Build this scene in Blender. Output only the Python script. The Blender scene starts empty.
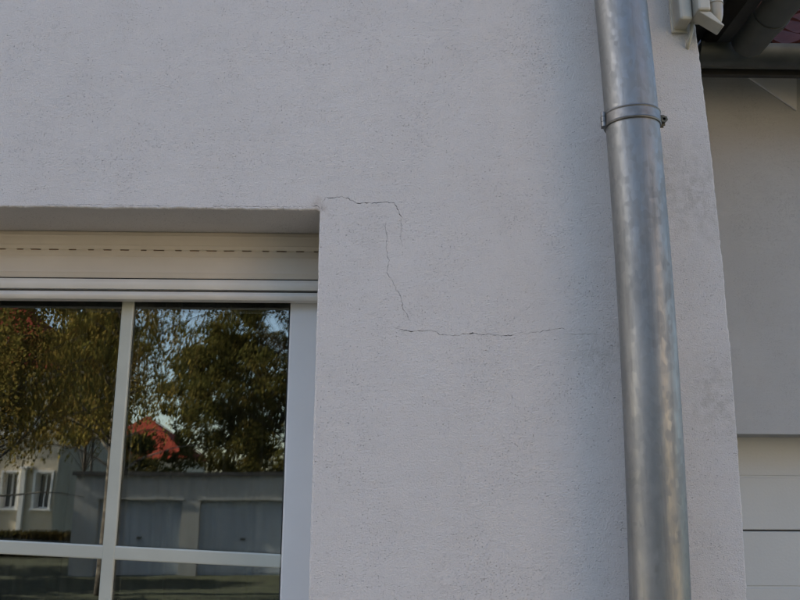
import bpy, math, random
import numpy as np
from mathutils import Matrix, Vector
from mathutils.geometry import delaunay_2d_cdt

random.seed(7)
rng = np.random.default_rng(7)
R = math.radians
scene = bpy.context.scene
col = scene.collection

# ------------------------------------------------------------------ camera
def cam_matrix(loc, pitch, yaw, roll):
    cp, sp, cy, sy = math.cos(pitch), math.sin(pitch), math.cos(yaw), math.sin(yaw)
    fwd = Vector((-sy * cp, cy * cp, sp)); right = Vector((cy, sy, 0)); up = right.cross(fwd)
    cr, sr = math.cos(roll), math.sin(roll)
    r2 = cr * right + sr * up; u2 = -sr * right + cr * up
    m = Matrix((r2, u2, -fwd)).transposed().to_4x4()
    m.translation = loc
    return m
cd = bpy.data.cameras.new('camera'); cam = bpy.data.objects.new('camera', cd); col.objects.link(cam)
cd.sensor_width = 36; cd.lens = 36 * 810 / 800; cd.clip_start = 0.05; cd.clip_end = 2000
cam.matrix_world = cam_matrix(Vector((0, -1.58, 1.75)), R(13.25), R(-1.0), R(0.25))
scene.camera = cam

# ------------------------------------------------------------------ sky, sun, exposure
SUN = Vector((-0.84, 0.07, 0.53)).normalized()          # towards the sun: low, from the left, behind the wall
w = bpy.data.worlds.new('World'); scene.world = w; w.use_nodes = True
nt = w.node_tree; nt.nodes.clear()
sky = nt.nodes.new('ShaderNodeTexSky'); sky.sky_type = 'NISHITA'; sky.sun_disc = False
sky.sun_elevation = math.asin(SUN.z); sky.sun_rotation = math.atan2(SUN.x, SUN.y)
sky.air_density = 1.0; sky.dust_density = 1.5; sky.ozone_density = 1.0
bg = nt.nodes.new('ShaderNodeBackground'); bg.inputs['Strength'].default_value = 0.12
out = nt.nodes.new('ShaderNodeOutputWorld')
nt.links.new(sky.outputs[0], bg.inputs[0]); nt.links.new(bg.outputs[0], out.inputs[0])
sd = bpy.data.lights.new('sun', 'SUN'); sd.energy = 5.0; sd.angle = R(0.5); sd.color = (1.0, 0.90, 0.76)
so = bpy.data.objects.new('sun', sd); col.objects.link(so)
so.rotation_euler = SUN.to_track_quat('Z', 'Y').to_euler()
scene.view_settings.view_transform = 'Standard'; scene.view_settings.look = 'None'
scene.view_settings.gamma = 1; scene.view_settings.use_curve_mapping = False
scene.view_settings.exposure = 1.70
cy_ = scene.cycles; cy_.max_bounces = 7; cy_.diffuse_bounces = 4; cy_.glossy_bounces = 4; cy_.transmission_bounces = 4; cy_.transparent_max_bounces = 8

# ------------------------------------------------------------------ material helpers
class NT:
    def __init__(s, name):
        s.m = bpy.data.materials.new(name); s.m.use_nodes = True
        s.t = s.m.node_tree; s.t.nodes.clear()
        s.out = s.n('ShaderNodeOutputMaterial')
        s.co = s.n('ShaderNodeTexCoord').outputs['Object']
    def n(s, kind, **kw):
        x = s.t.nodes.new(kind)
        for k, v in kw.items(): setattr(x, k, v)
        return x
    def link(s, a, b): s.t.links.new(a, b)
    def set(s, node, key, v):
        if hasattr(v, 'links') or isinstance(v, bpy.types.NodeSocket): s.link(v, node.inputs[key])
        else: node.inputs[key].default_value = v
    def scaled(s, sc, loc=(0, 0, 0)):
        m = s.n('ShaderNodeMapping'); m.inputs['Scale'].default_value = sc; m.inputs['Location'].default_value = loc
        s.link(s.co, m.inputs['Vector']); return m.outputs[0]
    def noise(s, scale, detail=3, rough=0.5, vec=None, col=False):
        x = s.n('ShaderNodeTexNoise'); s.link(vec if vec is not None else s.co, x.inputs['Vector'])
        x.inputs['Scale'].default_value = scale; x.inputs['Detail'].default_value = detail; x.inputs['Roughness'].default_value = rough
        return x.outputs['Color' if col else 'Fac']
    def ramp(s, fac, stops):
        x = s.n('ShaderNodeValToRGB'); e = x.color_ramp.elements
        while len(e) < len(stops): e.new(0.5)
        for el, (p, c) in zip(e, stops):
            el.position = p; el.color = (*c, 1) if len(c) == 3 else c
        s.link(fac, x.inputs[0]); return x.outputs[0]
    def math(s, op, a, b=0.0, c=0.0):
        x = s.n('ShaderNodeMath', operation=op)
        for i, v in enumerate((a, b, c)): s.set(x, i, v)
        return x.outputs[0]
    def rng(s, v, a, b, c, d):
        x = s.n('ShaderNodeMapRange'); s.link(v, x.inputs[0])
        for i, k in enumerate((a, b, c, d)): x.inputs[i + 1].default_value = k
        return x.outputs[0]
    def mix(s, fac, a, b, blend='MIX'):
        x = s.n('ShaderNodeMix', data_type='RGBA', blend_type=blend)
        s.set(x, 0, fac)
        for k, v in ((6, a), (7, b)):
            s.set(x, k, (*v, 1) if isinstance(v, tuple) and len(v) == 3 else v)
        return x.outputs[2]
    def bump(s, h, dist, strength=1.0, prev=None):
        x = s.n('ShaderNodeBump'); x.inputs['Distance'].default_value = dist; x.inputs['Strength'].default_value = strength
        s.link(h, x.inputs['Height'])
        if prev is not None: s.link(prev, x.inputs['Normal'])
        return x.outputs[0]
    def bsdf(s, color, rough=0.6, metal=0.0, normal=None, spec=0.5):
        b = s.n('ShaderNodeBsdfPrincipled')
        s.set(b, 'Base Color', (*color, 1) if isinstance(color, tuple) and len(color) == 3 else color)
        s.set(b, 'Roughness', rough); s.set(b, 'Metallic', metal); b.inputs['Specular IOR Level'].default_value = spec
        if normal is not None: s.link(normal, b.inputs['Normal'])
        s.link(b.outputs[0], s.out.inputs[0]); return b

def simple(name, c, rough=0.6, var=0.12, scale=6, metal=0.0, bump=0.0, bscale=200, spec=0.4):
    k = NT(name)
    n = k.noise(scale, 4)
    lo = tuple(x * (1 - var) for x in c); hi = tuple(min(1, x * (1 + var)) for x in c)
    cc = k.ramp(n, [(0.3, lo), (0.7, hi)])
    nm = k.bump(k.noise(bscale, 3), bump) if bump else None
    k.bsdf(cc, rough, metal, nm, spec); return k.m

MAT = {}
def plaster(name, base, coarse=1.0):
    k = NT(name)
    big = k.noise(2.2, 4, 0.55)
    mid = k.noise(16, 4, 0.6, k.scaled((1, 1, 2.2)))
    fine = k.noise(290, 3, 0.65)
    grain = k.noise(560, 2, 0.6)
    comb = k.noise(1, 2, 0.55, k.scaled((38, 38, 300)))
    sx = k.n('ShaderNodeSeparateXYZ'); k.link(k.co, sx.inputs[0])
    cx_ = k.n('ShaderNodeCombineXYZ'); k.link(k.math('MULTIPLY_ADD', sx.outputs[1], -0.3, sx.outputs[0]), cx_.inputs[0]); k.link(k.math('ADD', sx.outputs[2], sx.outputs[1]), cx_.inputs[1]); flat = cx_.outputs[0]
    # pores with painted-in shade, in loose clusters, pulled a little sideways by the float
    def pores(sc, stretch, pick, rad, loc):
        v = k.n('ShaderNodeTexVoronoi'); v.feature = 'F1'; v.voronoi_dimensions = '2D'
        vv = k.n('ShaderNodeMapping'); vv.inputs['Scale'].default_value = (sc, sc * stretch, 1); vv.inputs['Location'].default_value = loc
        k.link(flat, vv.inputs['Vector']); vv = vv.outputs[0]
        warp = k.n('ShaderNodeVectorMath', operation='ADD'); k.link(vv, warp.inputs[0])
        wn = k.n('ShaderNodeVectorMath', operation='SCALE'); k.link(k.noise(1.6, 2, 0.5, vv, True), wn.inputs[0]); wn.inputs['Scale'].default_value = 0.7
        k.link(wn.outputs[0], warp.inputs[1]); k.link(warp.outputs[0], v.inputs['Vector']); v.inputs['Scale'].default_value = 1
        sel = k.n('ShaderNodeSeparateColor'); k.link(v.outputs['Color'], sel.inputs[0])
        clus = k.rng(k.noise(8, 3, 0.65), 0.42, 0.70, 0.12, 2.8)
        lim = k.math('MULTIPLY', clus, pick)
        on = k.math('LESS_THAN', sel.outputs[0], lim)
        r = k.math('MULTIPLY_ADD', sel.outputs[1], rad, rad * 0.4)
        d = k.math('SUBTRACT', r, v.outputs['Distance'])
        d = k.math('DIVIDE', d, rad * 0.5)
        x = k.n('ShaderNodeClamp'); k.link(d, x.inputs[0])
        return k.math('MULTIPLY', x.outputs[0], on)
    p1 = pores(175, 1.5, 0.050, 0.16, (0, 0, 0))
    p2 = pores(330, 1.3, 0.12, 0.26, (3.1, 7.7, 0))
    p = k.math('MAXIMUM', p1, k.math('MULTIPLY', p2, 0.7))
    c = k.ramp(big, [(0.3, tuple(x * 0.94 for x in base)), (0.7, tuple(min(1, x * 1.03) for x in base))])
    c = k.mix(k.rng(mid, 0.35, 0.75, 0, 0.35), c, tuple(x * y for x, y in zip(base, (0.90, 0.885, 0.86))))
    c = k.mix(k.rng(fine, 0.32, 0.66, 0.38, 0.0), c, tuple(x * 0.75 for x in base))
    c = k.mix(k.math('MULTIPLY', p, 0.72), c, (0.17, 0.155, 0.14))  # shade inside the pits goes into the colour as dark specks
    dirt = k.rng(k.noise(4.5, 6, 0.68, k.scaled((1.6, 1.6, 0.8), (5, 2, 1))), 0.52, 0.74, 0, 0.30)
    c = k.mix(dirt, c, tuple(x * y for x, y in zip(base, (0.80, 0.79, 0.77))))
    for sx_, sz_, rad_, tint in ((-0.140, 2.314, 0.030, (0.30, 0.20, 0.12)), (0.640, 2.36, 0.16, (0.42, 0.40, 0.37)), (0.655, 1.93, 0.12, (0.44, 0.42, 0.39)), (0.425, 2.02, 0.10, (0.50, 0.48, 0.45))):
        dv = k.n('ShaderNodeVectorMath', operation='DISTANCE'); k.link(k.co, dv.inputs[0]); dv.inputs[1].default_value = (sx_, 0, sz_)
        m_ = k.math('MULTIPLY', k.rng(dv.outputs['Value'], 0, rad_, 1, 0), k.rng(k.noise(45, 5, 0.7), 0.42, 0.66, 0.05, 0.75))
        c = k.mix(m_, c, tint)
    h = k.math('MULTIPLY_ADD', fine, 0.75, k.math('MULTIPLY', comb, 0.15))
    h = k.math('MULTIPLY_ADD', grain, 0.60, h)
    h = k.math('MULTIPLY_ADD', mid, 0.7, h)
    h = k.math('SUBTRACT', h, k.math('MULTIPLY', p, 1.0))
    k.bsdf(c, 0.92, 0, k.bump(h, 0.0037 * coarse, 1.0), 0.15)
    return k.m
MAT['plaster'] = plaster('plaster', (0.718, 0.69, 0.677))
MAT['crack'] = simple('crack', (0.10, 0.09, 0.08), 0.95, 0.3, 200)
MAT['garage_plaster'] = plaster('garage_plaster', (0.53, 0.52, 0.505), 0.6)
MAT['corbel'] = simple('corbel', (0.70, 0.68, 0.66), 0.85, 0.06, 5, bump=0.001)
def zinc():
    k = NT('galvanised_steel')
    v = k.n('ShaderNodeTexVoronoi'); v.feature = 'F1'; k.link(k.scaled((110, 110, 70)), v.inputs['Vector']); v.inputs['Scale'].default_value = 1
    sp = k.n('ShaderNodeSeparateColor'); k.link(v.outputs['Color'], sp.inputs[0])
    cloud = k.noise(7, 5, 0.6, k.scaled((1, 1, 0.5)))
    streak = k.noise(1, 4, 0.6, k.scaled((60, 60, 2.5)))
    scr = k.noise(1, 2, 0.5, k.scaled((500, 500, 45)))
    c = k.ramp(cloud, [(0.28, (0.155, 0.165, 0.17)), (0.72, (0.28, 0.282, 0.275))])
    c = k.mix(k.rng(sp.outputs[0], 0, 1, 0, 0.40), c, (0.27, 0.276, 0.275))
    c = k.mix(k.rng(streak, 0.52, 0.75, 0, 0.45), c, (0.14, 0.14, 0.135))
    patch = k.noise(1, 5, 0.65, k.scaled((16, 16, 5), (3, 1, 2)))
    c = k.mix(k.rng(patch, 0.50, 0.68, 0, 0.45), c, (0.32, 0.32, 0.315))
    ro = k.math('ADD', k.rng(cloud, 0.3, 0.7, 0.56, 0.46), k.rng(sp.outputs[1], 0, 1, -0.06, 0.08))
    ro = k.math('ADD', ro, k.rng(streak, 0.5, 0.8, 0, 0.12)); ro = k.math('ADD', ro, k.rng(patch, 0.48, 0.66, 0, 0.16))
    nm = k.bump(scr, 0.0004, 0.5); nm = k.bump(cloud, 0.004, 0.5, nm); nm = k.bump(sp.outputs[2], 0.0006, 0.04, nm)
    k.bsdf(c, ro, 0.92, nm); return k.m
MAT['zinc'] = zinc()
MAT['clamp'] = simple('clamp_steel', (0.20, 0.20, 0.197), 0.5, 0.2, 60, metal=0.9, bump=0.0004)
MAT['bolt'] = simple('rusty_bolt', (0.10, 0.095, 0.07), 0.6, 0.4, 90, metal=0.4, bump=0.0006)
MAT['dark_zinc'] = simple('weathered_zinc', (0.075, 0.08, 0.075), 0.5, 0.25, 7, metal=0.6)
MAT['slat'] = simple('shutter_slat', (0.61, 0.55, 0.475), 0.42, 0.05, 9, bump=0.0003, bscale=60)
MAT['end_bar'] = simple('shutter_end_bar', (0.70, 0.67, 0.62), 0.30, 0.05, 12)
MAT['groove'] = simple('shutter_groove', (0.13, 0.13, 0.125), 0.6, 0.2, 40)
MAT['slot'] = simple('rusty_slot', (0.20, 0.11, 0.06), 0.8, 0.35, 90)
MAT['frame'] = simple('window_frame', (0.72, 0.71, 0.70), 0.35, 0.03, 8)
MAT['muntin'] = simple('muntin', (0.47, 0.48, 0.42), 0.16, 0.05, 12, spec=0.7)
MAT['seal'] = simple('dark_seal', (0.02, 0.02, 0.02), 0.7, 0.2, 20)
def glass(name, ior):
    k = NT(name)
    g = k.n('ShaderNodeBsdfGlossy'); g.inputs['Roughness'].default_value = 0.0; g.inputs['Color'].default_value = (0.97, 1.0, 0.97, 1)
    k.link(k.bump(k.noise(5, 2), 0.0006, 0.25), g.inputs['Normal'])
    t = k.n('ShaderNodeBsdfTransparent'); t.inputs['Color'].default_value = (0.98, 0.99, 0.975, 1)
    fr = k.n('ShaderNodeFresnel'); fr.inputs['IOR'].default_value = ior
    mx = k.n('ShaderNodeMixShader'); k.link(fr.outputs[0], mx.inputs[0]); k.link(t.outputs[0], mx.inputs[1]); k.link(g.outputs[0], mx.inputs[2])
    k.link(mx.outputs[0], k.out.inputs[0]); return k.m
MAT['glass'] = glass('glass', 2.4)
MAT['glass_rear'] = glass('glass_rear', 2.2)
MAT['far_glass'] = simple('far_glass', (0.05, 0.06, 0.07), 0.08, 0.1, 3, spec=0.8)
MAT['room'] = simple('room_wall', (0.16, 0.13, 0.10), 0.9, 0.1, 2)
MAT['curtain'] = simple('curtain', (0.060, 0.050, 0.034), 0.95, 0.2, 5)
MAT['plastic'] = simple('aged_white_plastic', (0.46, 0.435, 0.365), 0.4, 0.08, 30)
MAT['lens'] = simple('sensor_lens', (0.36, 0.32, 0.25), 0.35, 0.05, 60)
MAT['door'] = simple('garage_door_panel', (0.57, 0.575, 0.56), 0.5, 0.03, 2, bump=0.0006, bscale=90)
MAT['soffit'] = simple('dark_wood', (0.03, 0.028, 0.024), 0.7, 0.3, 8)
MAT['tile'] = simple('clay_tile', (0.066, 0.024, 0.021), 0.85, 0.35, 5, bump=0.002, bscale=40, spec=0.08)
MAT['far_tile'] = simple('red_roof', (0.20, 0.036, 0.022), 0.85, 0.25, 2, spec=0.05)
MAT['far_wall'] = simple('render_beige', (0.56, 0.49, 0.37), 0.9, 0.08, 1)
MAT['far_wall_warm'] = simple('render_ochre', (0.66, 0.55, 0.40), 0.9, 0.08, 1)
MAT['far_white'] = simple('white_paint', (0.80, 0.78, 0.74), 0.5, 0.04, 3)
MAT['block_wall'] = simple('garage_block_render', (0.40, 0.41, 0.39), 0.9, 0.08, 1.5)
MAT['block_door'] = simple('garage_block_door', (0.42, 0.47, 0.51), 0.6, 0.08, 2)
MAT['concrete'] = simple('concrete', (0.30, 0.29, 0.27), 0.9, 0.15, 3, bump=0.002)
MAT['asphalt'] = simple('asphalt', (0.06, 0.058, 0.055), 0.9, 0.2, 3, bump=0.003)
MAT['flat_roof'] = simple('roofing_felt', (0.06, 0.06, 0.06), 0.9, 0.2, 2)
MAT['grass'] = simple('lawn', (0.026, 0.032, 0.013), 0.95, 0.45, 3)
def bark(name, a, b, sc):
    k = NT(name); c = k.ramp(k.noise(sc, 4, 0.6, k.scaled((1, 1, 3))), [(0.45, a), (0.66, b)])
    k.bsdf(c, 0.9, 0, k.bump(k.noise(20, 3), 0.01)); return k.m
MAT['birch_bark'] = bark('birch_bark', (0.06, 0.05, 0.04), (0.20, 0.18, 0.15), 3)
MAT['bark'] = bark('bark', (0.05, 0.04, 0.03), (0.11, 0.09, 0.07), 5)
def leaf(name, stops, sc=1.6):
    k = NT(name)
    c = k.ramp(k.math('MULTIPLY_ADD', k.noise(40, 1), 0.5, k.math('MULTIPLY', k.noise(sc, 3), 0.5)), stops)
    d = k.n('ShaderNodeBsdfDiffuse'); tr = k.n('ShaderNodeBsdfTranslucent'); mx = k.n('ShaderNodeMixShader')
    k.link(c, d.inputs[0]); k.link(c, tr.inputs[0]); mx.inputs[0].default_value = 0.48
    k.link(d.outputs[0], mx.inputs[1]); k.link(tr.outputs[0], mx.inputs[2]); k.link(mx.outputs[0], k.out.inputs[0]); return k.m
MAT['birch_leaf'] = leaf('birch_leaf', [(0.35, (0.12, 0.125, 0.035)), (0.50, (0.23, 0.19, 0.052)), (0.62, (0.30, 0.19, 0.058))])
MAT['dark_leaf'] = leaf('dark_leaf', [(0.35, (0.040, 0.045, 0.015)), (0.5, (0.080, 0.078, 0.023)), (0.62, (0.15, 0.11, 0.034))])
MAT['hedge_leaf'] = leaf('hedge_leaf', [(0.35, (0.03, 0.035, 0.012)), (0.5, (0.06, 0.05, 0.018)), (0.62, (0.08, 0.055, 0.02))])

# ------------------------------------------------------------------ mesh helpers
class MB:
    def __init__(s): s.v = []; s.f = []
    def add(s, vs, fs):
        o = len(s.v); s.v += [tuple(p) for p in vs]; s.f += [tuple(i + o for i in f) for f in fs]; return s
    def box(s, x0, x1, y0, y1, z0, z1):
        return s.add([(x0, y0, z0), (x1, y0, z0), (x1, y1, z0), (x0, y1, z0), (x0, y0, z1), (x1, y0, z1), (x1, y1, z1), (x0, y1, z1)],
                     [(0, 3, 2, 1), (4, 5, 6, 7), (0, 1, 5, 4), (1, 2, 6, 5), (2, 3, 7, 6), (3, 0, 4, 7)])
    def prism(s, poly, axis, a, b):
        n = len(poly)
        def P(u, t):
            return (t, u[0], u[1]) if axis == 'x' else ((u[0], t, u[1]) if axis == 'y' else (u[0], u[1], t))
        return s.add([P(u, a) for u in poly] + [P(u, b) for u in poly],
                     [tuple(range(n))[::-1], tuple(range(n, 2 * n))] + [(i, (i + 1) % n, n + (i + 1) % n, n + i) for i in range(n)])
    def tube(s, pts, rad, n=16, caps=True):
        pts = [Vector(p) for p in pts]; rs = rad if isinstance(rad, (list, tuple)) else [rad] * len(pts)
        o = len(s.v); prev = None
        for i, p in enumerate(pts):
            d = (pts[min(i + 1, len(pts) - 1)] - pts[max(i - 1, 0)]).normalized()
            if prev is None:
                u = d.orthogonal().normalized()
            else:
                u = (prev - d * prev.dot(d)).normalized()
            prev = u; v = d.cross(u)
            for k in range(n):
                a = 2 * math.pi * k / n
                s.v.append(tuple(p + (u * math.cos(a) + v * math.sin(a)) * rs[i]))
        for i in range(len(pts) - 1):
            for k in range(n):
                s.f.append((o + i * n + k, o + i * n + (k + 1) % n, o + (i + 1) * n + (k + 1) % n, o + (i + 1) * n + k))
        if caps:
            s.f.append(tuple(o + k for k in range(n))[::-1]); e = o + (len(pts) - 1) * n; s.f.append(tuple(e + k for k in range(n)))
        return s
    def half_round(s, axis, a, b, c, z, r, th=0.006, n=14):
        # open gutter channel along x or y; c is the other coordinate, z the rim height
        out_, in_ = [], []
        for k in range(n + 1):
            t = math.pi + math.pi * k / n
            out_.append((c + r * math.cos(t), z + r * math.sin(t))); in_.append((c + (r - th) * math.cos(t), z + (r - th) * math.sin(t)))
        poly = out_ + in_[::-1]
        m = len(poly)
        def P(u, t): return (t, u[0], u[1]) if axis == 'x' else (u[0], t, u[1])
        o = len(s.v); s.v += [P(u, a) for u in poly] + [P(u, b) for u in poly]
        s.f += [(o + i, o + (i + 1) % m, o + m + (i + 1) % m, o + m + i) for i in range(m)]
        for t0 in (0, m):
            for i in range(n): s.f.append((o + t0 + i, o + t0 + i + 1, o + t0 + m - 2 - i, o + t0 + m - 1 - i))
        return s
    def build(s, name, mat, parent=None, smooth=False, bevel=0.0, auto=None):
        me = bpy.data.meshes.new(name); me.from_pydata(s.v, [], s.f)
        me.materials.append(MAT[mat] if isinstance(mat, str) else mat)
        if smooth: me.polygons.foreach_set('use_smooth', [True] * len(me.polygons))
        me.update()
        o = bpy.data.objects.new(name, me); col.objects.link(o); adopt(o, parent)
        if bevel:
            b = o.modifiers.new('bevel', 'BEVEL'); b.width = bevel; b.segments = 2; b.limit_method = 'ANGLE'; b.angle_limit = R(35)
        if smooth and auto:
            me.set_sharp_from_angle(angle=R(auto))
        return o
WLOC = {}
def adopt(o, parent):
    if parent is None: return
    o.parent = parent; o.matrix_parent_inverse = Matrix.Translation(-Vector(WLOC.get(parent.name, (0, 0, 0))))
def thing(name, loc, label, cat, group=None):
    e = bpy.data.objects.new(name, None); col.objects.link(e); e.location = loc; e.empty_display_size = 0.2
    WLOC[e.name] = loc; tag(e, label, cat, group); return e
def tag(o, label, cat, group=None):
    o['label'] = label; o['category'] = cat
    if group: o['group'] = group
    return o
def structure(o): o['kind'] = 'structure'; return o

GZ = -0.30
# ------------------------------------------------------------------ setting
structure(MB().add([(-400, -400, GZ), (400, -400, GZ), (400, 400, GZ), (-400, 400, GZ)], [(0, 1, 2, 3)]).build('ground', 'grass'))
structure(MB().box(-9.2, 8.0, -3.4, -0.03, GZ - 0.1, GZ + 0.02).build('driveway', 'asphalt'))

# ------------------------------------------------------------------ the house with the cracked wall
house = thing('house', (-4.2, 0, GZ), 'pale plastered house with hairline cracks beside its shuttered window', 'house')

def edge_x(z):
    d = max(-0.72, min(0.72, z - 2.13)); return 0.687 - 0.034 * d * d
def rough(n, amp, smooth=2):
    a = rng.normal(0, 1, n + 8)
    b = np.convolve(a, np.ones(smooth) / smooth, 'same')[4:4 + n] * math.sqrt(smooth)
    return b * amp
# right-hand corner, bottom to top, ragged where it is seen
WX0, WX1, WZ0, WZ1 = -1.36, -0.138, 0.85, 2.3105
zc = np.concatenate([np.arange(GZ, 1.2, 0.1), np.arange(1.2, 3.1, 0.0045), np.arange(3.1, 4.4, 0.1)])
jc = rough(len(zc), 0.00045, 2) + rough(len(zc), 0.00025, 14); jc = np.clip(jc, -0.004, 0.003)
corner = [(edge_x(z) + (j if 1.2 <= z < 3.1 else 0), z) for z, j in zip(zc, jc)]
ridge = (-4.2, 8.35); left = (-9.1, 4.30)
# window opening, clockwise from lower left
zs = np.arange(WZ0, 1.2, 0.05).tolist() + np.arange(1.2, WZ1 - 0.002, 0.0045).tolist()
jr = np.clip(rough(len(zs), 0.00035, 3), -0.001, 0.001)
xs = np.arange(WX0 + 0.05, WX1 - 0.002, 0.0045); jt = np.clip(rough(len(xs), 0.0004, 9) + rough(len(xs), 0.00055, 2), -0.003, 0.003)
win = [(WX0, WZ0), (WX0, WZ1)] + [(x, WZ1 + j) for x, j in zip(xs, jt)] + [(WX1 + j, z) for z, j in zip(zs[::-1], jr)]
def offset(poly, d):
    n = len(poly); o = []
    for i in range(n):
        a = Vector(poly[i - 1]); b = Vector(poly[(i + 1) % n]); t = (b - a).normalized()
        o.append((poly[i][0] - t.y * d, poly[i][1] + t.x * d))
    return o
CH = 0.0035
win_front = offset(win, CH)                                   # the plaster rounds off into the reveal
corner_front = [(x - CH, z) for x, z in corner]

crack_paths = [
 [(-0.134, 2.3270), (-0.126, 2.339), (-0.1156, 2.337), (-0.0931, 2.3405), (-0.0785, 2.3352), (-0.064, 2.3266), (-0.0475, 2.3268), (-0.0248, 2.327), (-0.0063, 2.3294), (0.0143, 2.3275), (0.0206, 2.3188), (0.0268, 2.3037), (0.033, 2.2951), (0.0371, 2.2908)],
 [(0.0275, 2.296), (0.0295, 2.2779), (0.0285, 2.2479), (0.0332, 2.2309)],
 [(-0.0039, 2.2861), (0.0005, 2.2561), (-0.0013, 2.2263), (0.005, 2.201), (0.0011, 2.1779), (0.0113, 2.1634), (0.0194, 2.1447), (0.0296, 2.1283), (0.0336, 2.1057), (0.0497, 2.0773)],
 [(0.0159, 2.0648), (0.0318, 2.0609), (0.0517, 2.059), (0.0676, 2.0591), (0.0895, 2.0613), (0.1073, 2.0534), (0.1312, 2.0505), (0.1571, 2.0538), (0.177, 2.056), (0.1869, 2.052), (0.2069, 2.0532), (0.2367, 2.0514), (0.2567, 2.0525)],
 [(0.262, 2.0538), (0.2708, 2.0567), (0.2868, 2.0568), (0.3028, 2.059), (0.327, 2.0632), (0.3512, 2.0675), (0.3585, 2.0640)],
 [(-0.1365, 2.3120), (-0.1400, 2.3170), (-0.1450, 2.3185), (-0.1530, 2.3165)],
 [(-0.1335, 2.3210), (-0.1345, 2.3135), (-0.1315, 2.3080)],
 [(-0.155, 2.3158), (-0.20, 2.3172), (-0.25, 2.3162), (-0.31, 2.3175), (-0.36, 2.3166)],
 [(-0.44, 2.3168), (-0.50, 2.3160), (-0.56, 2.3172), (-0.64, 2.3163), (-0.70, 2.3170)],
 [(0.3666, 2.0554), (0.3866, 2.0546), (0.4067, 2.0557), (0.43, 2.0535)]]
crack_w = [0.00055, 0.00022, 0.00034, 0.00052, 0.00036, 0.00090, 0.00060, 0.00028, 0.00024, 0.00026]
def crack_poly(path, w):
    pts = []
    for a, b in zip(path[:-1], path[1:]):
        a = Vector(a); b = Vector(b); n = max(2, int((b - a).length / 0.0025))
        for i in range(n): pts.append(a.lerp(b, i / n))
    pts.append(Vector(path[-1])); N = len(pts)
    j = rough(N, 0.0007, 2); ww = np.abs(rough(N, 0.75, 3)) + 0.08
    L, Rr = [], []
    for i in range(1, N - 1):
        t = (pts[i + 1] - pts[i - 1]).normalized(); nn = Vector((-t.y, t.x)); c = pts[i] + nn * j[i]
        h = w * ww[i] * min(1, i / 4, (N - 1 - i) / 4) + 0.00008
        L.append(tuple(c + nn * h)); Rr.append(tuple(c - nn * h))
    return [tuple(pts[0])] + L + [tuple(pts[-1])] + Rr[::-1]
cracks = [crack_poly(p, w_) for p, w_ in zip(crack_paths, crack_w)]

outer = [(-9.1, GZ)] + corner_front + [ridge, left]
loops = [outer, win_front] + cracks
V2, E2 = [], []
for lp in loops:
    o = len(V2); V2 += [Vector(p) for p in lp]; E2 += [(o + i, o + (i + 1) % len(lp)) for i in range(len(lp))]
cv, ce, cf, *_ = delaunay_2d_cdt(V2, E2, [], 0, 1e-7)
C = np.array([[(cv[f[0]][k] + cv[f[1]][k] + cv[f[2]][k]) / 3 for k in (0, 1)] for f in cf])
def inside(P, poly):
    q = np.array(poly); r = np.zeros(len(P), bool); j = len(q) - 1
    for i in range(len(q)):
        c = ((q[i, 1] > P[:, 1]) != (q[j, 1] > P[:, 1]))
        with np.errstate(divide='ignore', invalid='ignore'):
            c &= P[:, 0] < (q[j, 0] - q[i, 0]) * (P[:, 1] - q[i, 1]) / (q[j, 1] - q[i, 1]) + q[i, 0]
        r ^= c; j = i
    return r
keep = inside(C, outer) & ~inside(C, win_front)
for c in cracks: keep &= ~inside(C, c)
wb = MB()
fs = []
for f, k_ in zip(cf, keep):
    if not k_: continue
    a, b, c = (cv[i] for i in f)
    fs.append(tuple(f) if (b - a).cross(c - a) > 0 else tuple(f)[::-1])
wb.add([(p.x, 0, p.y) for p in cv], fs)
def strip(rings, closed):
    n = len(rings[0]); o = len(wb.v)
    for r_ in rings: wb.v += r_
    for q in range(len(rings) - 1):
        for i in range(n if closed else n - 1):
            j = (i + 1) % n; wb.f.append((o + q * n + i, o + q * n + j, o + (q + 1) * n + j, o + (q + 1) * n + i))
clean = [(WX1 if x > WX1 - .003 else x, WZ1 if z > WZ1 - .004 else z) for x, z in win]
strip([[(x, 0, z) for x, z in win_front], [(x * .4 + u * .6, .0010, z * .4 + v * .6) for (x, z), (u, v) in zip(win_front, win)],
       [(x, CH, z) for x, z in win], [(x, 0.02, z) for x, z in clean], [(x, 0.30, z) for x, z in clean]], True)
strip([[(x, 0, z) for x, z in corner_front], [(x - CH * .35, .0012, z) for x, z in corner], [(x, CH, z) for x, z in corner],
       [(edge_x(z), 0.03, z) for x, z in corner], [(edge_x(z), 7.9, z) for x, z in corner]], False)
# left gable side, back
wb.add([(-9.1, 0, GZ), (-9.1, 0, 4.3), (-9.1, 7.9, 4.3), (-9.1, 7.9, GZ)], [(0, 1, 2, 3)])
wb.add([(-9.1, 7.9, GZ), (-9.1, 7.9, 4.3), (-4.2, 7.9, 8.35), (0.67, 7.9, 4.35), (0.67, 7.9, GZ)], [(0, 1, 2, 3, 4)])
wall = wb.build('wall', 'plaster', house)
for c in cracks:
    n = len(c)
    MB().add([(x, 0.0003, z) for x, z in c] + [(x, 0.006, z) for x, z in c],
             [(i, (i + 1) % n, n + (i + 1) % n, n + i) for i in range(n)] + [tuple(range(n, 2 * n))]).build('crack', 'crack', wall)

# room behind the window, seen only as darkness
MB().add([(-3.4, 0.31, GZ), (0.5, 0.31, GZ), (0.5, 3.6, GZ), (-3.4, 3.6, GZ), (-3.4, 0.31, 2.5), (0.5, 0.31, 2.5), (0.5, 3.6, 2.5), (-3.4, 3.6, 2.5)],
         [(0, 1, 2, 3), (4, 7, 6, 5), (1, 5, 6, 2), (2, 6, 7, 3), (3, 7, 4, 0)]).build('room_wall', 'room', house)
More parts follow.
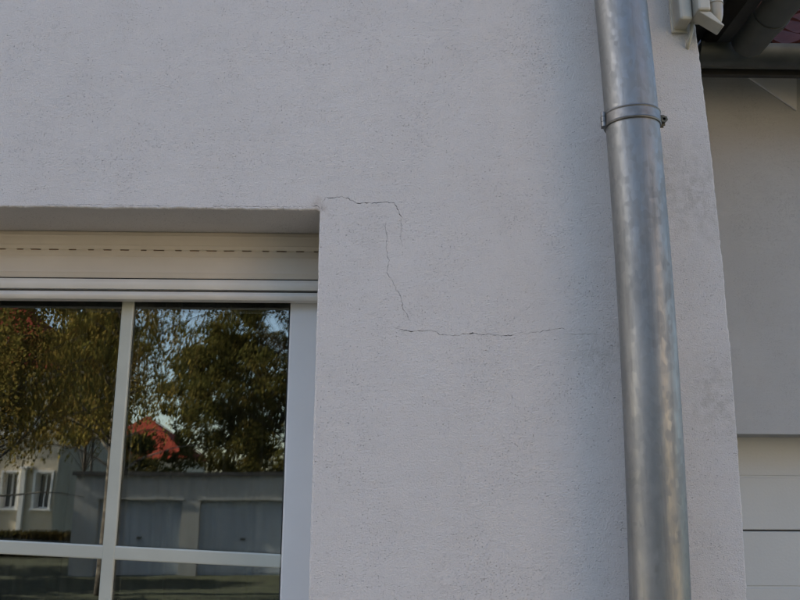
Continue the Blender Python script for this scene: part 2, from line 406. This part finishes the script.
# roof: two slopes and the dark boarded eaves along the right-hand side
roof = MB()
sl = (8.35 - 3.80) / (1.50 + 4.2)
roof.prism([(-4.2, 8.45), (1.50, 8.45 - 5.7 * sl), (1.50, 8.45 - 5.7 * sl + 0.13), (-4.2, 8.62), (-9.9, 8.45 - 5.7 * sl + 0.13), (-9.9, 8.45 - 5.7 * sl)], 'y', -0.28, 8.1)
roof_o = roof.build('roof', 'tile', house)
for i in range(6):
    x0 = 0.70 + i * 0.125
    MB().box(x0, x0 + 0.118, -0.25, 2.30, 3.785 + 0.002 * (i % 2), 3.81).build('soffit_board', 'soffit', roof_o)
MB().box(1.455, 1.513, -0.26, 1.79, 3.69, 3.90).build('fascia_board', 'soffit', roof_o)
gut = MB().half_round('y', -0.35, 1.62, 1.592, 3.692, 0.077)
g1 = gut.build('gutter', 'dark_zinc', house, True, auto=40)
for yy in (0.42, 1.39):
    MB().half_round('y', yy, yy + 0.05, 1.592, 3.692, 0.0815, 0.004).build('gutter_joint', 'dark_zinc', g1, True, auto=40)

# ------------------------------------------------------------------ window
wnd = bpy.data.objects.new('window', None); col.objects.link(wnd); adopt(wnd, house); WLOC[wnd.name] = (0, 0, 0)
FI = -0.213
fr = MB()
fr.box(FI, -0.105, 0.178, 0.245, 0.86, 2.30)
fr.box(-1.40, -1.287, 0.178, 0.245, 0.86, 2.30)
fr.box(-1.287, FI, 0.178, 0.245, 2.236, 2.30)
fr.box(-1.287, FI, 0.178, 0.245, 0.86, 0.955)
fr.build('frame', 'frame', wnd, bevel=0.004)
MB().box(FI - 0.004, FI, 0.194, 0.24, 0.955, 2.236).build('glazing_seal', 'seal', wnd)
# bars planted on the outer pane; the sash has sagged to the right
def bar(x0, z0, x1, z1, h, y0, y1):
    a = Vector((x0, z0)); b = Vector((x1, z1)); t = (b - a).normalized(); n = Vector((-t.y, t.x)) * h
    poly = [tuple(a - n), tuple(b - n), tuple(b + n), tuple(a + n)]
    return MB().prism(poly, 'y', y0, y1)
bar(FI - 0.002, 1.606, -1.287, 1.655, 0.0140, 0.1905, 0.1990).build('muntin', 'muntin', wnd, bevel=0.003)
bar(FI - 0.002, 1.196, -1.287, 1.245, 0.0140, 0.1905, 0.1990).build('muntin', 'muntin', wnd, bevel=0.003)
bar(-0.5700, 0.955, -0.5760, 2.236, 0.0135, 0.1895, 0.1994).build('muntin', 'muntin', wnd, bevel=0.003)
bar(-0.930, 0.955, -0.936, 2.236, 0.0135, 0.1895, 0.1994).build('muntin', 'muntin', wnd, bevel=0.003)
MB().add([(-1.287, 0.200, 0.955), (FI - .004, 0.200, 0.955), (FI - .004, 0.200, 2.236), (-1.287, 0.200, 2.236)], [(0, 1, 2, 3)]).build('pane', 'glass', wnd)
MB().add([(-1.287, 0.2190, 0.955), (FI - .004, 0.2196, 0.955), (FI - .004, 0.2206, 2.236), (-1.287, 0.2200, 2.236)], [(0, 1, 2, 3)]).build('pane', 'glass_rear', wnd)
MB().prism([(-0.045, 0.845), (0.30, 0.868), (0.30, 0.83), (-0.045, 0.815)], 'x', -1.38, -0.13).build('sill', 'concrete', wnd, bevel=0.004)

# roller shutter hanging at the top of the opening
sh = bpy.data.objects.new('roller_shutter', None); col.objects.link(sh); adopt(sh, house); WLOC[sh.name] = (0, 0, 0)
SX0, SX1 = -1.352, -0.1440
def slat(z0, z1, y):
    n = 16; o = []
    for i in range(n + 1):
        t = i / n; b = math.sin(math.pi * t) ** 0.6 * 0.0042 + (0.0012 if i in (3, 12) else 0)
        o.append((y - b, z0 + (z1 - z0) * t))
    poly = o + [(y + 0.008, z1), (y + 0.008, z0)]
    return MB().prism(poly[::-1], 'x', SX0, SX1)
slat(2.2690, 2.3095, 0.1555).build('slat', 'slat', sh, True, auto=25)
slat(2.2035, 2.2660, 0.1555).build('slat', 'slat', sh, True, auto=25)
# hooked joint between the slats, pierced by air slots
x = SX0 + 0.004
while x < SX1 - 0.02:
    L = 0.0200 + random.uniform(-0.006, 0.006)
    MB().box(x, min(x + L, SX1), 0.1562, 0.159, 2.2655, 2.2695).build('slot_bridge', 'slat', sh)
    x += 0.0388
MB().box(SX0, SX1, 0.1605, 0.162, 2.262, 2.273).build('joint_strip', 'slot', sh)
MB().box(SX0, SX1, 0.1585, 0.170, 2.2000, 2.2040).build('rubber_seal', 'seal', sh)
# end bar: upper rail, dark groove, lower rail with a rounded nose
def rail(z0, z1, y0, nose):
    n = 6; poly = [(0.174, z0), (0.174, z1)]
    for i in range(n + 1):
        t = math.pi * i / n; poly.append((y0 - math.sin(t) * nose, z1 - (z1 - z0) * i / n))
    return MB().prism(poly, 'x', SX0, SX1 - 0.002)
e1 = rail(2.1775, 2.1995, 0.1505, 0.0035).build('end_bar', 'end_bar', sh, True, auto=25)
MB().box(SX0, SX1 - 0.004, 0.1625, 0.174, 2.1715, 2.1774).build('end_bar_groove', 'groove', e1)
rail(2.1540, 2.1714, 0.1500, 0.0060).build('end_bar', 'end_bar', sh, True, auto=25)
MB().box(SX1 - 0.0018, SX1 + 0.0022, 0.1500, 0.176, 2.154, 2.203).build('end_cap', 'seal', sh, bevel=0.001)
MB().box(-0.168, -0.1385, 0.1765, 0.1775, 0.88, 2.30).build('guide_rail', 'frame', sh)

# curtain inside
cu = MB(); n = 150
for i in range(n + 1):
    xx = -1.6 + 1.65 * i / n; yy = 0.46 + 0.030 * math.sin(i * 0.62 + 0.8 * math.sin(i * 0.11)) + 0.012 * math.sin(i * 1.7)
    cu.v += [(xx, yy, 0.3), (xx, yy, 2.45)]
cu.f += [(2 * i, 2 * i + 2, 2 * i + 3, 2 * i + 1) for i in range(n)]
cuo = cu.build('curtain', 'curtain', None, True)
md = cuo.modifiers.new('thick', 'SOLIDIFY'); md.thickness = 0.003
tag(cuo, 'dark brown folded curtain hanging behind the window glass', 'curtain')

# ------------------------------------------------------------------ downpipe
def pipe_x(z):
    d = max(-0.75, min(0.75, z - 2.15)); return 0.4970 - 0.030 * d * d
PY, PR = -0.078, 0.0525
dp = thing('downpipe', (0.486, PY, GZ), 'galvanised steel rain downpipe running up the pale wall', 'downpipe')
pts = [(pipe_x(z), PY, z) for z in np.arange(GZ, 4.12, 0.08)] 
MB().tube(pts, PR, 64).build('pipe', 'zinc', dp, True, auto=60)
def clamp(zc):
    cx = pipe_x(zc)
    ring = lambda z, r: [(cx + r * math.cos(a), PY + r * math.sin(a), z + 0.0025 * math.sin(a)) for a in np.linspace(0, 2 * math.pi, 49)[:-1]]
    m = MB(); prof = [(-0.0150, PR + 0.0002), (-0.0150, PR + 0.0030), (-0.0125, PR + 0.0042), (-0.0100, PR + 0.0028), (0.0085, PR + 0.0028), (0.0110, PR + 0.0042), (0.0135, PR + 0.0030), (0.0135, PR + 0.0002)]
    for dz, r in prof: m.v += ring(zc + dz, r)
    for q in range(len(prof) - 1):
        for i in range(48): m.f.append((q * 48 + i, q * 48 + (i + 1) % 48, (q + 1) * 48 + (i + 1) % 48, (q + 1) * 48 + i))
    cl = m.build('pipe_clamp', 'clamp', dp, True, auto=20)
    # hinge knuckle on the left, screw lugs with a nut on the right, stay bolt into the wall
    h = MB()
    for q in range(3): h.tube([(cx - PR - 0.006, PY - 0.004, zc - 0.0155 + q * 0.0105), (cx - PR - 0.006, PY - 0.004, zc - 0.0060 + q * 0.0105)], 0.0052, 10)
    h.box(cx - PR - 0.008, cx - PR - 0.0005, PY - 0.001, PY + 0.012, zc - 0.013, zc + 0.013)
    h.build('hinge', 'clamp', cl, True, auto=40)
    g = MB(); g.box(cx + PR + 0.001, cx + PR + 0.0125, PY - 0.0065, PY - 0.0035, zc - 0.013, zc + 0.011)
    g.box(cx + PR + 0.001, cx + PR + 0.0125, PY + 0.0030, PY + 0.0060, zc - 0.013, zc + 0.011)
    g.build('lug', 'bolt', cl, bevel=0.0015)
    s_ = MB(); s_.tube([(cx + PR + 0.0085, PY - 0.013, zc - 0.001), (cx + PR + 0.0085, PY + 0.014, zc - 0.001)], 0.0032, 8)
    s_.tube([(cx + PR + 0.0085, PY - 0.013, zc - 0.001), (cx + PR + 0.0085, PY - 0.0068, zc - 0.001)], 0.0080, 6)
    s_.build('screw', 'bolt', cl)
    MB().tube([(cx, PY + PR, zc), (cx, 0.01, zc)], 0.006, 8).build('stay_bolt', 'clamp', cl)
clamp(2.480); clamp(0.6)

# ------------------------------------------------------------------ motion detector at the wall corner
dt = thing('motion_detector', (0.650, 0, 2.7280), 'yellowed white plastic motion detector on the wall corner, right of the downpipe', 'motion detector')
MB().box(0.6215, 0.6500, -0.048, -0.001, 2.7315, 2.8430).build('mounting_box', 'plastic', dt, bevel=0.006)
MB().box(0.6180, 0.6530, -0.007, -0.0005, 2.7250, 2.8500).build('back_plate', 'plastic', dt, bevel=0.002)
hd = MB().box(0.6525, 0.6800, -0.072, -0.012, 2.7390, 2.8460).build('housing', 'plastic', dt, bevel=0.005)
MB().prism([(0.654, 2.7390), (0.680, 2.7390), (0.7075, 2.7070), (0.7035, 2.7050)], 'y', -0.066, -0.030).build('visor', 'plastic', dt, bevel=0.0015)
MB().prism([(0.6802, 2.7430), (0.7000, 2.7980), (0.7120, 2.7980), (0.7135, 2.7650), (0.7060, 2.7110)], 'y', -0.034, -0.026).build('side_cheek', 'plastic', dt, bevel=0.0015)
ln = MB(); prof = [(0.002, 2.7140), (0.007, 2.7170), (0.0115, 2.7250), (0.0145, 2.7370), (0.0158, 2.7500), (0.0160, 2.7640)]
pp = [(0.6975, -0.0500, z) for r_, z in prof]
ln.tube(pp, [r_ for r_, z in prof], 20).build('lens', 'lens', dt, True, auto=50)
MB().tube([(0.6975, -0.05, 2.7642), (0.6975, -0.05, 2.7680), (0.6975, -0.05, 2.8430)], [0.0178, 0.0172, 0.0165], 20).build('lens_cap', 'plastic', dt, True, auto=40)
MB().tube([(0.659, -0.02, 2.7410), (0.656, -0.018, 2.7200), (0.650, -0.012, 2.6980), (0.6515, 0.003, 2.6905)], 0.0045, 10).build('cable', 'plastic', dt, True, auto=50)

# ------------------------------------------------------------------ attached garage set back on the right
gar = thing('garage', (2.6, 2.1, GZ), 'set-back garage with white sectional door and dark gutter, right of the house corner', 'garage')
GY, GX0, GX1 = 2.10, 1.15, 3.70
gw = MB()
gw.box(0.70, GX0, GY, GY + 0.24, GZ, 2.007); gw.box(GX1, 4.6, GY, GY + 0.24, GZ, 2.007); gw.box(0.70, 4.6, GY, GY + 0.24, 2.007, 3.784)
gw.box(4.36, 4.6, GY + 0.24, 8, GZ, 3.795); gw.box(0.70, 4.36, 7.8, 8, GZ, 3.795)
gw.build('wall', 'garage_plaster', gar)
# sectional door: each section is a panel with a pressed groove at mid height
gd = bpy.data.objects.new('garage_door', None); col.objects.link(gd); adopt(gd, gar); WLOC[gd.name] = (0, 0, 0)
DY = 2.345
pz0, H_ = -0.2, 0.493
prof = [(DY + 0.04, 0.0), (DY + 0.004, 0.0), (DY, 0.004), (DY, 0.2400), (DY + 0.004, 0.2430), (DY + 0.004, 0.2490), (DY, 0.2520), (DY, H_ - 0.004), (DY + 0.004, H_), (DY + 0.04, H_)]
me = None
for i in range(5):
    z0 = 1.578 - 0.5 * 3 + 0.5 * (i - 0)
    if i == 0:
        p = MB().prism([(y, z) for y, z in prof][::-1], 'x', GX0 - 0.03, GX1 + 0.03).build('panel', 'door', gd); me = p.data
    else:
        p = bpy.data.objects.new('panel', me); col.objects.link(p); adopt(p, gd)
    p.location = (0, 0, z0)
MB().box(GX0 - 0.03, GX1 + 0.03, DY + 0.02, DY + 0.05, GZ, 2.1).build('door_backing', 'seal', gd)
# eaves gutter, mitred into the house gutter
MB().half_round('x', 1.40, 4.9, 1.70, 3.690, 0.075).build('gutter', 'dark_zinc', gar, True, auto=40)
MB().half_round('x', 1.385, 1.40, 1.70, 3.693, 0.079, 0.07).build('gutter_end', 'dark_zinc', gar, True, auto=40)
MB().box(1.44, 4.7, 1.780, 1.810, 3.62, 3.700).build('fascia_board', 'soffit', gar)
MB().box(1.46, 4.7, 1.900, 2.30, 3.786, 3.80).build('soffit', 'soffit', gar)
MB().prism([(1.80, 3.785), (2.055, 3.785), (2.035, 3.60)], 'y', 2.088, 2.0995).build('corbel', 'corbel', gar, bevel=0.004)
# roof with clay pantiles
rp = R(40); gr = MB()
y0, z0 = 1.74, 3.695
gr.add([(0.9, y0, z0 - .025), (5.0, y0, z0 - .025), (5.0, y0 + 3.4, z0 - .025 + 3.4 * math.tan(rp)), (0.9, y0 + 3.4, z0 - .025 + 3.4 * math.tan(rp)),
        (0.9, y0, z0 - .001), (5.0, y0, z0 - .001), (5.0, y0 + 3.4, z0 - .001 + 3.4 * math.tan(rp)), (0.9, y0 + 3.4, z0 - .001 + 3.4 * math.tan(rp))],
       [(0, 3, 2, 1), (4, 5, 6, 7), (0, 1, 5, 4), (1, 2, 6, 5), (2, 3, 7, 6), (3, 0, 4, 7)])
gro = gr.build('roof', 'soffit', gar)
tw, tl = 0.205, 0.37
tm = MB(); nx = 10; ca, sa = math.cos(rp), math.sin(rp)
for (t, lift) in ((0.0, 0.020), (tl, 0.002)):
    for th in (0.0, 0.014):
        for i in range(nx + 1):
            u = i / nx; hgt = 0.016 * math.cos(2 * math.pi * u) + 0.016 + lift - th
            tm.v.append((u * (tw + 0.012), t * ca - hgt * sa, t * sa + hgt * ca))
q = nx + 1
for i in range(nx):
    tm.f += [(i, i + 1, 2 * q + i + 1, 2 * q + i), (q + i, 3 * q + i, 3 * q + i + 1, q + i + 1), (i, q + i, q + i + 1, i + 1), (2 * q + i, 2 * q + i + 1, 3 * q + i + 1, 3 * q + i)]
tme = None
for r_ in range(9):
    for c_ in range(14):
        loc = (1.69 + c_ * tw + random.uniform(-.002, .002), y0 - 0.035 + r_ * 0.325 * ca, z0 + 0.018 + r_ * 0.325 * sa + random.uniform(-.003, .003))
        if tme is None:
            t = tm.build('tile', 'tile', gro, True, auto=40); tme = t.data
        else:
            t = bpy.data.objects.new('tile', tme); col.objects.link(t); adopt(t, gro)
        t.location = loc

# ------------------------------------------------------------------ across the yard (seen reflected in the window)
blk = thing('garage_block', (-4.4, -19.0, GZ), 'low pale garage block with two grey-blue doors, mirrored in the window glass', 'garage')
BX0, BX1, BY = -7.75, -1.15, -19.0
d1, d2 = (-7.15, -5.05), (-4.60, -2.45)
bw = MB()
for a, b in ((BX0, d1[0]), (d1[1], d2[0]), (d2[1], BX1)): bw.box(a, b, BY - 0.25, BY, GZ, 1.50)
bw.box(BX0, BX1, BY - 0.25, BY, 1.50, 2.10); bw.box(BX0, BX0 + .25, BY - 5.5, BY - .25, GZ, 2.1); bw.box(BX1 - .25, BX1, BY - 5.5, BY - .25, GZ, 2.1); bw.box(BX0 + .25, BX1 - .25, BY - 5.5, BY - 5.25, GZ, 2.1)
bw.build('wall', 'block_wall', blk)
MB().box(BX0 - 0.08, BX1 + 0.08, BY - 5.6, BY + 0.08, 2.1, 2.2).build('roof', 'flat_roof', blk)
for a, b in (d1, d2):
    dd = MB().box(a, b, BY - 0.2, BY - 0.15, GZ, 1.50).build('garage_door', 'block_door', blk)
    for i in range(8):
        xx = a + (b - a) * (i + .5) / 8
        MB().box(xx - (b - a) / 16.3, xx + (b - a) / 16.3, BY - 0.149, BY - 0.138, GZ + .05, 1.46).build('panel', 'block_door', dd)
    MB().box((a + b) / 2 - .06, (a + b) / 2 + .06, BY - 0.137, BY - 0.10, 0.55, 0.6).build('handle', 'dark_zinc', dd)
    MB().box(a - .05, b + .05, BY + .001, BY + .04, 1.52, 1.56).build('lintel', 'block_wall', blk)

def window_at(x, z, wd, hg, y, parent, dep=0.28):
    wn = bpy.data.objects.new('window', None); col.objects.link(wn); adopt(wn, parent); WLOC[wn.name] = (0, 0, 0)
    MB().add([(x, y - dep + .01, z), (x + wd, y - dep + .01, z), (x + wd, y - dep + .01, z + hg), (x, y - dep + .01, z + hg)], [(0, 1, 2, 3)]).build('pane', 'far_glass', wn)
    f = MB(); t = 0.07
    for a, b, c_, d in ((x, x + t, z, z + hg), (x + wd - t, x + wd, z, z + hg), (x + t, x + wd - t, z, z + t), (x + t, x + wd - t, z + hg - t, z + hg), (x + wd / 2 - .03, x + wd / 2 + .03, z + t, z + hg - t)):
        f.box(a, b, y - dep + .012, y - dep + .08, c_, d)
    f.build('frame', 'far_white', wn)
    s = MB(); t = 0.10                                   # painted surround standing proud of the wall
    s.box(x - t, x, y - dep, y + .09, z, z + hg + t); s.box(x + wd, x + wd + t, y - dep, y + .09, z, z + hg + t); s.box(x, x + wd, y - dep, y + .09, z + hg, z + hg + t)
    s.build('surround', 'far_white', wn)
    MB().box(x - .16, x + wd + .16, y - dep, y + .14, z - .08, z).build('sill', 'far_white', wn)

def far_house(name, x0, x1, yf, dep, ze, zr, label, wallmat, wins, hip=True):
    h = thing(name, ((x0 + x1) / 2, yf - dep / 2, GZ), label, 'house')
    # front wall cut into strips around its window openings (no coplanar overlaps)
    cols = sorted(set([x0, x1] + [v for w_ in wins for v in (w_[0], w_[0] + w_[2])]))
    rows = sorted(set([GZ, ze] + [v for w_ in wins for v in (w_[1], w_[1] + w_[3])]))
    m = MB()
    for a, b in zip(cols[:-1], cols[1:]):
        for c_, d in zip(rows[:-1], rows[1:]):
            mx, mz = (a + b) / 2, (c_ + d) / 2
            if any(w_[0] < mx < w_[0] + w_[2] and w_[1] < mz < w_[1] + w_[3] for w_ in wins): continue
            m.add([(a, yf, c_), (b, yf, c_), (b, yf, d), (a, yf, d)], [(3, 2, 1, 0)])
    m.add([(x0, yf, GZ), (x1, yf, GZ), (x1, yf - dep, GZ), (x0, yf - dep, GZ), (x0, yf, ze), (x1, yf, ze), (x1, yf - dep, ze), (x0, yf - dep, ze)], [(1, 2, 6, 5), (2, 3, 7, 6), (3, 0, 4, 7)])
    m.build('wall', wallmat, h)
    o = 0.45; a, b, c_, d = x0 - o, x1 + o, yf + o, yf - dep - o; my = (c_ + d) / 2
    ins = min((b - a) / 2 - .1, (c_ - d) / 2) if hip else 0
    r = MB().add([(a, c_, ze), (b, c_, ze), (b, d, ze), (a, d, ze), (a + ins, my, zr), (b - ins, my, zr)], [(0, 1, 5, 4), (1, 2, 5), (2, 3, 4, 5), (3, 0, 4), (0, 3, 2, 1)])
    ro = r.build('roof', 'far_tile', h)
    cxm = (a + b) / 2 + (-2.4 if name == 'cottage' else .8)
    MB().box(cxm, cxm + .6, my - .3, my + .3, zr - 2.2, zr + (.0 if name == 'cottage' else .7)).build('chimney', 'far_tile', ro)
    for w_ in wins: window_at(w_[0], w_[1], w_[2], w_[3], yf, h)
    return h
SH = 0.8
W1 = [(a_ + SH, b_, c_, d_) for a_, b_, c_, d_ in [(-17.15, 0.95, 0.62, 1.5), (-15.75, 0.95, 0.62, 1.5), (-18.6, 0.95, 0.7, 1.5), (-17.25, 4.15, 0.5, 1.25), (-16.75+.1, 4.15, 0.5, 1.25), (-18.8, 4.15, 0.7, 1.25), (-21, 0.95, .8, 1.5), (-21, 4.15, .8, 1.3)]]
hs = far_house('villa', -24.5, -14.90 + SH, -34.0, 9, 6.9, 11.0, 'beige two-storey house with sunlit white window surrounds, mirrored at the left of the window', 'far_wall', W1)
MB().box(-16.35 + SH, -16.17 + SH, -33.999, -33.82, GZ, 2.6).build('pilaster', 'far_white', hs)
MB().box(-16.36 + SH, -15.95 + SH, -33.999, -33.45, 2.62, 2.72).build('canopy', 'far_white', hs)
far_house('cottage', -22.4, -14.6, -58.0, 7.8, 4.0, 7.35, 'small house with a pointed red roof showing between the mirrored birches', 'far_wall', [(-19.6, 1.2, .9, 1.4), (-17.2, 1.2, .9, 1.4)])
far_house('neighbour_house', 9.0, 17.0, -5.5, 13, 5.4, 9.5, 'ochre house standing across the yard to the right, behind the camera', 'far_wall_warm', [(11.0, 1.0, 1.2, 1.3), (14.0, 1.0, 1.2, 1.3)])

# ------------------------------------------------------------------ trees and hedge
def leaves(cent, size, mat, name, parent, droop=0.0):
    n = len(cent); c = np.asarray(cent)
    a = rng.normal(size=(n, 3)); a[:, 2] -= droop; a /= np.linalg.norm(a, axis=1)[:, None]
    b = np.cross(a, rng.normal(size=(n, 3))); b /= np.linalg.norm(b, axis=1)[:, None]
    s = size * rng.uniform(0.6, 1.25, (n, 1)); a = a * s; b = b * s * 0.36
    v = np.stack([c - a * .5, c + b, c + a * .5, c - b], 1).reshape(-1, 3)
    me = bpy.data.meshes.new(name); me.vertices.add(4 * n); me.vertices.foreach_set('co', v.ravel())
    me.loops.add(4 * n); me.loops.foreach_set('vertex_index', np.arange(4 * n, dtype=np.int32))
    me.polygons.add(n); me.polygons.foreach_set('loop_start', np.arange(0, 4 * n, 4, dtype=np.int32))
    me.materials.append(MAT[mat]); me.update(calc_edges=True); me.validate()
    o = bpy.data.objects.new(name, me); col.objects.link(o); adopt(o, parent); return o

def limb_path(p, d, length, n, wob, lift):
    pts = [np.array(p, float)]; d = np.array(d, float)
    for i in range(n):
        d = d + rng.normal(0, wob, 3) + np.array([0, 0, lift]); d /= np.linalg.norm(d)
        pts.append(pts[-1] + d * length / n)
    return pts

def birch(x, y, h, spread, nlimb, nstrand, label, lean=0.0, zmin=2.4, tr=1.0):
    t = thing('birch_tree', (x, y, GZ), label, 'tree', 'trees across the yard')
    m = MB(); trunk = limb_path((x, y, GZ), (lean, 0, 1), h * 0.92, 12, 0.008, 0.06)
    r0 = (0.013 * h + 0.03) * tr
    m.tube(trunk, [r0 * (1 - 0.9 * i / 12) for i in range(13)], 8)
    cent = []
    for i in range(nlimb):
        f = rng.uniform(max(0.16, (zmin - 1.0) / h), 0.98); k = f * 12; p = trunk[int(k)] * (1 - k % 1) + trunk[min(12, int(k) + 1)] * (k % 1)
        a = rng.uniform(0, 2 * math.pi); L = spread * (1.25 - 0.75 * f) * rng.uniform(0.7, 1.15)
        lp = limb_path(p, (math.cos(a), math.sin(a), 0.9), L, 6, 0.12, -0.12)
        m.tube(lp, [r0 * 0.17 * (1 - f * .6) * (1 - 0.85 * q / 6) + .004 for q in range(7)], 5, False)
        for s in range(nstrand):
            u = rng.uniform(0.25, 1) * 5.99; p0 = lp[int(u)] * (1 - u % 1) + lp[int(u) + 1] * (u % 1)
            ln_ = rng.uniform(0.5, 2.6); k_ = int(ln_ / 0.045)
            tt = np.linspace(0, 1, k_)[:, None]; sway = rng.normal(0, .16, 2)
            q = p0 + np.concatenate([sway * tt ** 1.3 + rng.normal(0, .035, (k_, 2)), -ln_ * tt + 0.1 * np.sin(tt * 3)], 1)
            cent.append(q[q[:, 2] > zmin + rng.normal(0, 0.35)])
    m.build('trunk', 'birch_bark', t, True)
    leaves(np.concatenate(cent), 0.075, 'birch_leaf', 'crown', t, 0.8)
def broad(name, x, y, h, rad, z0, ncl, per, label, lsz=0.12, mat='dark_leaf', tr=1.0):
    t = thing(name, (x, y, GZ), label, 'tree', 'trees across the yard')
    m = MB(); trunk = limb_path((x, y, GZ), (0, 0, 1), h * 0.75, 8, 0.05, 0.08)
    m.tube(trunk, [(0.02 * h * (1 - 0.85 * i / 8) + .02) * tr for i in range(9)], 8)
    cent = []
    for i in range(ncl):
        a = rng.uniform(0, 2 * math.pi); zz = rng.uniform(z0, h); k = (zz - z0) / (h - z0)
        rr = rad * math.sqrt(max(0.05, 1 - (2 * k - 0.85) ** 2 * 0.75)) * math.sqrt(rng.uniform(0.12, 1))
        c = np.array([x + rr * math.cos(a), y + rr * math.sin(a), zz])
        b = trunk[min(8, max(1, int((zz - GZ) / h * 8)))]
        m.tube([b, b * .5 + c * .5 + np.array([0, 0, .15]), c], [.014, .010, .004], 4, False)
        q = rng.normal(0, 1, (per, 3)); q /= np.linalg.norm(q, axis=1)[:, None]
        q *= rng.uniform(0.25, 1, (per, 1)) ** 0.5 * np.array([.62, .62, .42]) * rng.uniform(.7, 1.3)
        cent.append(c + q)
    m.build('trunk', 'bark', t, True)
    leaves(np.concatenate(cent), lsz, mat, 'crown', t)
birch(-7.4, -12.6, 9.5, 2.9, 60, 26, 'weeping birch with yellow-brown leaves, mirrored at the left edge of the window', 0.02, 2.7)
birch(-5.62, -15.2, 10.5, 2.3, 38, 18, 'thin weeping birch mirrored behind the vertical window bar', 0.0, 3.3)
birch(-13.9, -24.0, 10.0, 2.8, 42, 22, 'weeping birch mirrored in front of the beige house', 0.0)
birch(-10.2, -27.0, 11.0, 2.0, 28, 18, 'farther birch mirrored left of the red roof', 0.0, 4.8, 0.35)
broad('lime_tree', -3.3, -26.5, 12.5, 3.7, 1.6, 300, 290, 'dense dark green tree mirrored at the right of the window')
broad('lime_tree', -7.9, -38.0, 9.0, 3.4, 1.0, 120, 200, 'dark leafy tree mirrored behind the left end of the garage block', 0.17)
broad('lime_tree', 2.6, -17.0, 9.5, 3.0, 1.6, 100, 200, 'dark leafy tree right of the garage block, behind the camera', 0.15)
broad('lime_tree', -10.9, -27.8, 9.5, 1.8, 3.3, 90, 200, 'olive tree crown mirrored before the upper storey of the beige house', 0.15, 'birch_leaf', 0.35)
broad('lime_tree', -14.6, -46.0, 4.6, 2.6, 0.4, 70, 180, 'far leafy tree mirrored below the pointed red roof', 0.2)
for i_, (tx, ty, th) in enumerate(((-15.4, -5.5, 7.0), (-15.8, -9.0, 7.5), (-15.5, -12.6, 6.9), (-16.0, -16.2, 7.4), (-15.6, -19.6, 7.2))):  # unseen row added to block the sun from yard and garage block
    broad('added_thuja', tx, ty, th, 1.7, 0.0, 120, 190, ('tall dark thuja added out of view to shade the yard, %s in the row left of the camera' % ('nearest', 'second nearest', 'middle one', 'second farthest', 'farthest')[i_]), 0.17)
hd_ = thing('hedge', (-13, -25, GZ), 'clipped dark hedge mirrored below the beige house', 'hedge')
q = rng.uniform(0, 1, (26000, 3)) * np.array([13.0, 1.0, 0.75]) + np.array([-20.8, -25.5, GZ])
leaves(q, 0.13, 'hedge_leaf', 'foliage', hd_)
st = MB()
for i in range(26): st.tube([(-20.5 + i * .49, -25, GZ), (-20.4 + i * .49, -25, GZ + .6)], 0.02, 5)
st.build('stems', 'bark', hd_)
